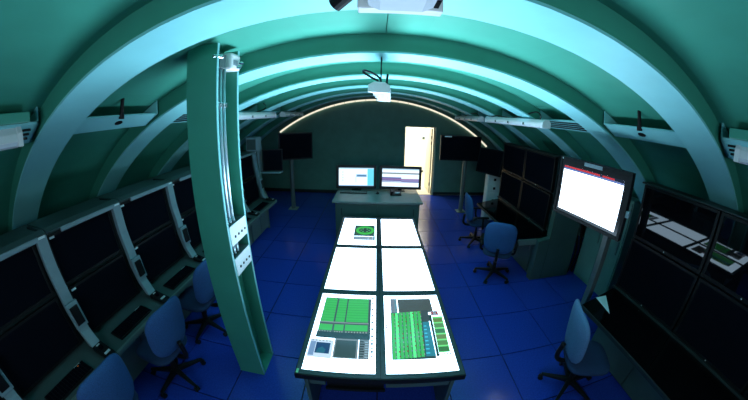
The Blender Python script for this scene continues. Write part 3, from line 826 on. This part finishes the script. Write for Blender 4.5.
obj('foot_plate', MB().box(2.435, 2.530, 1.935, 2.03, 0.0, 0.015), 'black_plastic', t, bevel=0.003)


def pole_tv(label, x, y, yaw, wd, z0, ht, px, py, plabel, tagpos=None):
    X = frame_from((math.cos(yaw), math.sin(yaw), 0), (0, 0, 1), (x, y, z0))
    tt = panel('television', label, 'television', X, wd, ht, 0.07, 0.03, 'dead_screen', 'dark televisions at the end wall', tagpos, base=(x, y, z0))
    obj('mount_plate', MB().box(-0.15, 0.15, 0.07, 0.09, ht*0.3, ht*0.7, X=X), 'steel_pole', tt)
    p = thing('television_pole', plabel, 'pole', (px, py, 0), 'steel poles of the televisions')
    obj('pole', MB().cyl((px, py, 0.012), (px, py, z0+ht*0.6), 0.055, n=16), 'steel_pole', p, smooth=False)
    obj('foot_plate', MB().box(px-0.12, px+0.12, py-0.12, py+0.12, 0, 0.014), 'pale_cabinet', p, bevel=0.003)


pole_tv('black television on a pole left of the end wall, beside the console row', -1.98, 6.42, 0.48, 0.86, 1.345, 0.665, -2.15, 6.56, 'grey pole under the left television by the end wall')
pole_tv('black television on a pole right of the doorway, white sticker on its corner', 2.10, 6.42, -0.06, 1.04, 1.40, 0.62, 2.30, 6.62, 'grey pole under the television right of the doorway', [(0.10, 0.575, 0.17, 0.03)])
X = frame_from((0.22, -0.92, 0.0), (0.22, 0, 1), (2.64, 5.99, 1.19))
X = frame_from(Vector((2.80, 5.56, 1.19))-Vector((2.46, 6.22, 1.19)), (0.16, 0.04, 1), (2.63, 5.89, 1.19))
t3 = panel('television', 'dark television angled beside the two by two screen wall', 'television', X, 0.74, 0.60, 0.06, 0.028, 'dead_screen', 'dark televisions at the end wall', base=(2.7, 6.0, 1.2))
obj('mount_arm', MB().cyl(X @ Vector((0, 0.06, 0.3)), (3.15, 6.15, 1.5), 0.03, n=10), 'steel_pole', t3)
t = thing('mount_post', 'steel post behind the angled television near the screen wall', 'pole', (3.2, 6.17, 0), 'steel poles of the televisions')
obj('pole', MB().cyl((3.2, 6.17, 0.012), (3.2, 6.17, 1.75), 0.045, n=14), 'steel_pole', t)
obj('foot_plate', MB().box(3.08, 3.32, 6.05, 6.29, 0, 0.014), 'steel_pole', t)

# white drawer cabinet at the far end of the right console
t = thing('drawer_cabinet', 'white drawer cabinet between the far console desk and the end wall', 'cabinet', (2.9, 6.1, 0))
obj('carcass', MB().box(2.69, 3.06, 5.93, 6.06, 0.0, 1.16).box(2.69, 3.06, 6.06, 6.10, 0.0, 1.16), 'white_plastic', t, bevel=0.006)
for q, (a, b) in enumerate(((0.02, 0.32), (0.34, 0.72), (0.74, 0.93), (0.95, 1.15))):
    d = obj('drawer', MB().box(2.70, 3.05, 5.91, 5.93, a, b), 'white_plastic', t, bevel=0.005)
    obj('handle', MB().box(2.84, 2.90, 5.895, 5.911, (a+b)/2-0.03, (a+b)/2+0.03), 'black_plastic', d, bevel=0.003)

# ------------------------------------------------------------------ cabinet with two monitors beyond the table
t = thing('storage_cabinet', 'low green grey two door cabinet at the far end of the display table', 'cabinet', (0.05, 5.0, 0))
obj('carcass', MB().box(-0.73, 0.83, 4.68, 5.48, 0.04, 0.86), 'cabinet_green', t, bevel=0.004)
obj('plinth', MB().box(-0.70, 0.80, 4.72, 5.45, 0, 0.04), 'console_dark', t)
obj('top', MB().box(-0.78, 0.88, 4.63, 5.52, 0.86, 0.90), 'grey_metal', t, bevel=0.006)
for a, b, h in ((-0.70, 0.045, -0.62), (0.055, 0.80, 0.71)):
    d = obj('door', MB().box(a, b, 4.662, 4.68, 0.07, 0.845), 'cabinet_green', t, bevel=0.004)
    obj('door_pull', MB().box(h, h+0.018, 4.654, 4.663, 0.62, 0.76), 'console_dark', d, bevel=0.003)
WL = (0.62, 0.78, 0.9)
RL = [(0, 0, 1, 1, WL), (0.82, 0, 1, 1, (0.10, 0.50, 0.62)), (0.0, 0.94, 1, 1, (0.30, 0.48, 0.62)), (0.50, 0.50, 0.80, 0.64, (0.16, 0.30, 0.45)), (0.53, 0.53, 0.78, 0.60, (0.05, 0.14, 0.28)),
      (0.48, 0.20, 0.50, 0.50, (0.40, 0.62, 0.80)), (0.0, 0.0, 1, 0.03, (0.2, 0.35, 0.55))]
for q in range(4): RL.append((0.10, 0.28+0.15*q, 0.13, 0.33+0.15*q, (0.30, 0.45, 0.60)))
RR_ = [(0, 0, 1, 1, WL), (0, 0.70, 1, 0.77, (0.12, 0.16, 0.16)), (0, 0.78, 1, 0.79, (0.45, 0.25, 0.40)), (0.0, 0.30, 0.52, 0.52, (0.10, 0.10, 0.26)), (0.52, 0.27, 1, 0.45, (0.16, 0.16, 0.34)),
       (0.0, 0.40, 1, 0.42, (0.35, 0.12, 0.22)), (0.0, 0.24, 1, 0.28, (0.10, 0.11, 0.25)), (0.0, 0.10, 0.9, 0.115, (0.55, 0.48, 0.62)), (0.0, 0.94, 1, 1, (0.25, 0.38, 0.50))]
for nm, x0, x1, rc, lab in (('desktop_monitor', -0.80, 0.02, RL, 'lit monitor with a white page and blue sidebar, left one on the cabinet'),
                            ('desktop_monitor', 0.085, 0.945, RR_, 'lit monitor showing purple waveform bands, right one on the cabinet')):
    xm = (x0+x1)/2
    yaw = 0.05 if x0 < 0 else -0.05
    X = frame_from((math.cos(yaw), math.sin(yaw), 0), (0, 0.12, 1), (xm, 5.33, 0.955))
    m_ = panel(nm, lab, 'monitor', X, x1-x0, 0.475, 0.05, 0.052, 'desk_screen', 'monitors on the cabinet', rects=rc, base=(xm, 5.38, 0.90))
    obj('stand', MB().box(xm-0.10, xm+0.10, 5.36, 5.50, 0.90, 0.915).box(xm-0.04, xm+0.04, 5.40, 5.45, 0.915, 1.12), 'black_plastic', m_, bevel=0.004)
t = thing('keyboard', 'thin dark keyboard in front of the left monitor on the cabinet', 'keyboard', (-0.42, 5.2, 0.90))
obj('case', MB().box(-0.70, -0.16, 5.13, 5.27, 0.90, 0.918), 'black_plastic', t, bevel=0.004)
kb = MB()
for a in range(4):
    for b in range(16): kb.box(-0.69+b*0.0325, -0.665+b*0.0325, 5.14+a*0.031, 5.165+a*0.031, 0.918, 0.924)
obj('keys', kb, 'table_body', t)['kind'] = 'stuff'
t = thing('computer_mouse', 'black computer mouse on the cabinet between the two monitors', 'mouse', (0.05, 5.18, 0.90))
mb = MB()
for q in range(1, 6):
    pass
vs, fs = [], []
for a in range(7):
    th = PI/2*a/6
    for b in range(14):
        ph = 2*PI*b/14
        vs.append((0.05+0.038*math.cos(th)*math.cos(ph), 5.18+0.062*math.cos(th)*math.sin(ph), 0.90+0.036*math.sin(th)))
for a in range(6):
    for b in range(14): fs.append((a*14+b, a*14+(b+1) % 14, (a+1)*14+(b+1) % 14, (a+1)*14+b))
fs.append(tuple(range(14))[::-1])
obj('body', mb.add(vs, fs), 'black_plastic', t, smooth=True)
obj('wheel', MB().cyl((0.043, 5.215, 0.927), (0.057, 5.215, 0.927), 0.011, n=12), 'steel_pole', t)
t = thing('desk_phone', 'small black phone below the right monitor on the cabinet', 'telephone', (0.40, 5.15, 0.90))
obj('base', MB().prism([(5.05, 0.90), (5.24, 0.90), (5.24, 0.955), (5.05, 0.92)], 0.30, 0.52, axis='x'), 'black_plastic', t, bevel=0.008)
obj('handset', MB().box(0.31, 0.36, 5.06, 5.23, 0.945, 0.975).cyl((0.335, 5.08, 0.955), (0.335, 5.08, 0.985), 0.032).cyl((0.335, 5.21, 0.955), (0.335, 5.21, 0.985), 0.032), 'black_plastic', t, bevel=0.006)
obj('keypad', MB().box(0.39, 0.50, 5.09, 5.16, 0.932, 0.948), 'post_grey', t, bevel=0.003)


# ------------------------------------------------------------------ swivel chairs
def cushion(cx, cy, cz, sx, sy, sz, X, ex=0.55, n=20, m=12, bend=0.0):
    """soft rounded slab (superellipsoid) with an optional bend along x"""
    sg = lambda t, e: math.copysign(abs(t)**e, t)
    vs, fs = [], []
    for i in range(m+1):
        a = -PI/2+PI*i/m
        for j in range(n):
            b = 2*PI*j/n
            x = sx*sg(math.cos(a), 0.6)*sg(math.cos(b), ex); y = sy*sg(math.cos(a), 0.6)*sg(math.sin(b), ex); z = sz*sg(math.sin(a), 0.8)
            z += bend*(x/sx)**2
            vs.append((cx+x, cy+y, cz+z))
    for i in range(m):
        for j in range(n): fs.append((i*n+j, i*n+(j+1) % n, (i+1)*n+(j+1) % n, (i+1)*n+j))
    return MB().add(vs, fs, X)


def make_chair(label, fabric, arms=True):
    """chair facing local +x, origin on the floor under its column"""
    t = thing('swivel_chair', label, 'chair', (0, 0, 0), 'blue swivel chairs')
    I = Matrix.Identity(4)
    obj('seat', cushion(0.03, 0, 0.455, 0.235, 0.235, 0.045, I), 'shaded_seat_fabric', t, smooth=True)
    obj('seat_pan', MB().cyl((0.02, 0, 0.385), (0.02, 0, 0.42), 0.10, 0.17, n=16), 'black_plastic', t)
    Xb = Matrix.Translation((-0.235, 0, 0.775)) @ Matrix.Rotation(-math.radians(8), 4, 'Y') @ Matrix.Rotation(-PI/2, 4, 'Y') @ Matrix.Rotation(PI/2, 4, 'Z')
    obj('backrest', cushion(0, 0, 0, 0.245, 0.265, 0.04, Xb, 0.6, 24, 12, -0.05), fabric, t, smooth=True)
    obj('back_arm', MB().tube(spline([(-0.04, 0, 0.40), (-0.22, 0, 0.40), (-0.285, 0, 0.46), (-0.275, 0, 0.62)], 5), 0.024), 'black_plastic', t, smooth=True)
    if arms:
        for s in (-1, 1):
            obj('armrest', MB().tube(spline([(0.06, s*0.17, 0.41), (0.05, s*0.27, 0.43), (0.03, s*0.285, 0.54), (0.02, s*0.28, 0.63), (-0.06, s*0.27, 0.645), (-0.16, s*0.255, 0.60)], 5), 0.020), 'black_plastic', t, smooth=True)
            obj('arm_pad', MB().box(-0.10, 0.14, s*0.28-0.028, s*0.28+0.028, 0.635, 0.665), 'black_plastic', t, bevel=0.012)
    obj('gas_column', MB().cyl((0, 0, 0.10), (0, 0, 0.25), 0.030).cyl((0, 0, 0.25), (0, 0, 0.39), 0.018), 'black_plastic', t)
    obj('hub', MB().cyl((0, 0, 0.075), (0, 0, 0.14), 0.05, 0.042, n=16), 'black_plastic', t)
    for q in range(5):
        a = 2*PI*q/5+0.35
        Xl = Matrix.Rotation(a, 4, 'Z')
        lg = obj('leg', MB().add([(0.03, -0.026, 0.08), (0.03, 0.026, 0.08), (0.03, -0.026, 0.135), (0.03, 0.026, 0.135), (0.31, -0.015, 0.065), (0.31, 0.015, 0.065), (0.31, -0.015, 0.09), (0.31, 0.015, 0.09)],
                                 [(0, 1, 3, 2), (4, 6, 7, 5), (0, 4, 5, 1), (2, 3, 7, 6), (0, 2, 6, 4), (1, 5, 7, 3)], Xl), 'black_plastic', t, bevel=0.006)
        obj('caster', MB().cyl((0.30, -0.024, 0.028), (0.30, -0.006, 0.028), 0.028, n=14, X=Xl).cyl((0.30, 0.006, 0.028), (0.30, 0.024, 0.028), 0.028, n=14, X=Xl).box(0.29, 0.31, -0.008, 0.008, 0.028, 0.07, X=Xl), 'black_plastic', lg)
    return t


ch = make_chair('blue swivel chair with its back to the table, nearer one at the far right console', 'chair_fabric')
index_children(ch)
ch.location = (1.95, 3.54, 0); ch.rotation_euler = (0, 0, math.radians(62))
c = copy_tree(ch); c.location = (2.04, 4.76, 0); c.rotation_euler = (0, 0, math.radians(-6))
c['label'] = 'blue swivel chair seen edge on, farther one at the far right console'
cl = make_chair('blue swivel chair left of the green column, nearer to the camera and larger', 'chair_fabric', False)
index_children(cl)
cl.location = (-1.94, 1.32, 0); cl.rotation_euler = (0, 0, math.radians(178))
for loc, a, lab in [((-1.97, 0.54, 0), 180, 'blue swivel chair cut by the lower left picture edge'),
                    ((-2.0, 2.12, 0), 182, 'blue swivel chair peeking out behind the green column foot')]:
    c = copy_tree(cl); c.location = loc; c.rotation_euler = (0, 0, math.radians(a)); c['label'] = lab
ch2 = make_chair('pale blue swivel chair at the near right console desk', 'pale_fabric', False)
ch2.location = (1.97, 1.29, 0); ch2.rotation_euler = (0, 0, math.radians(-22))
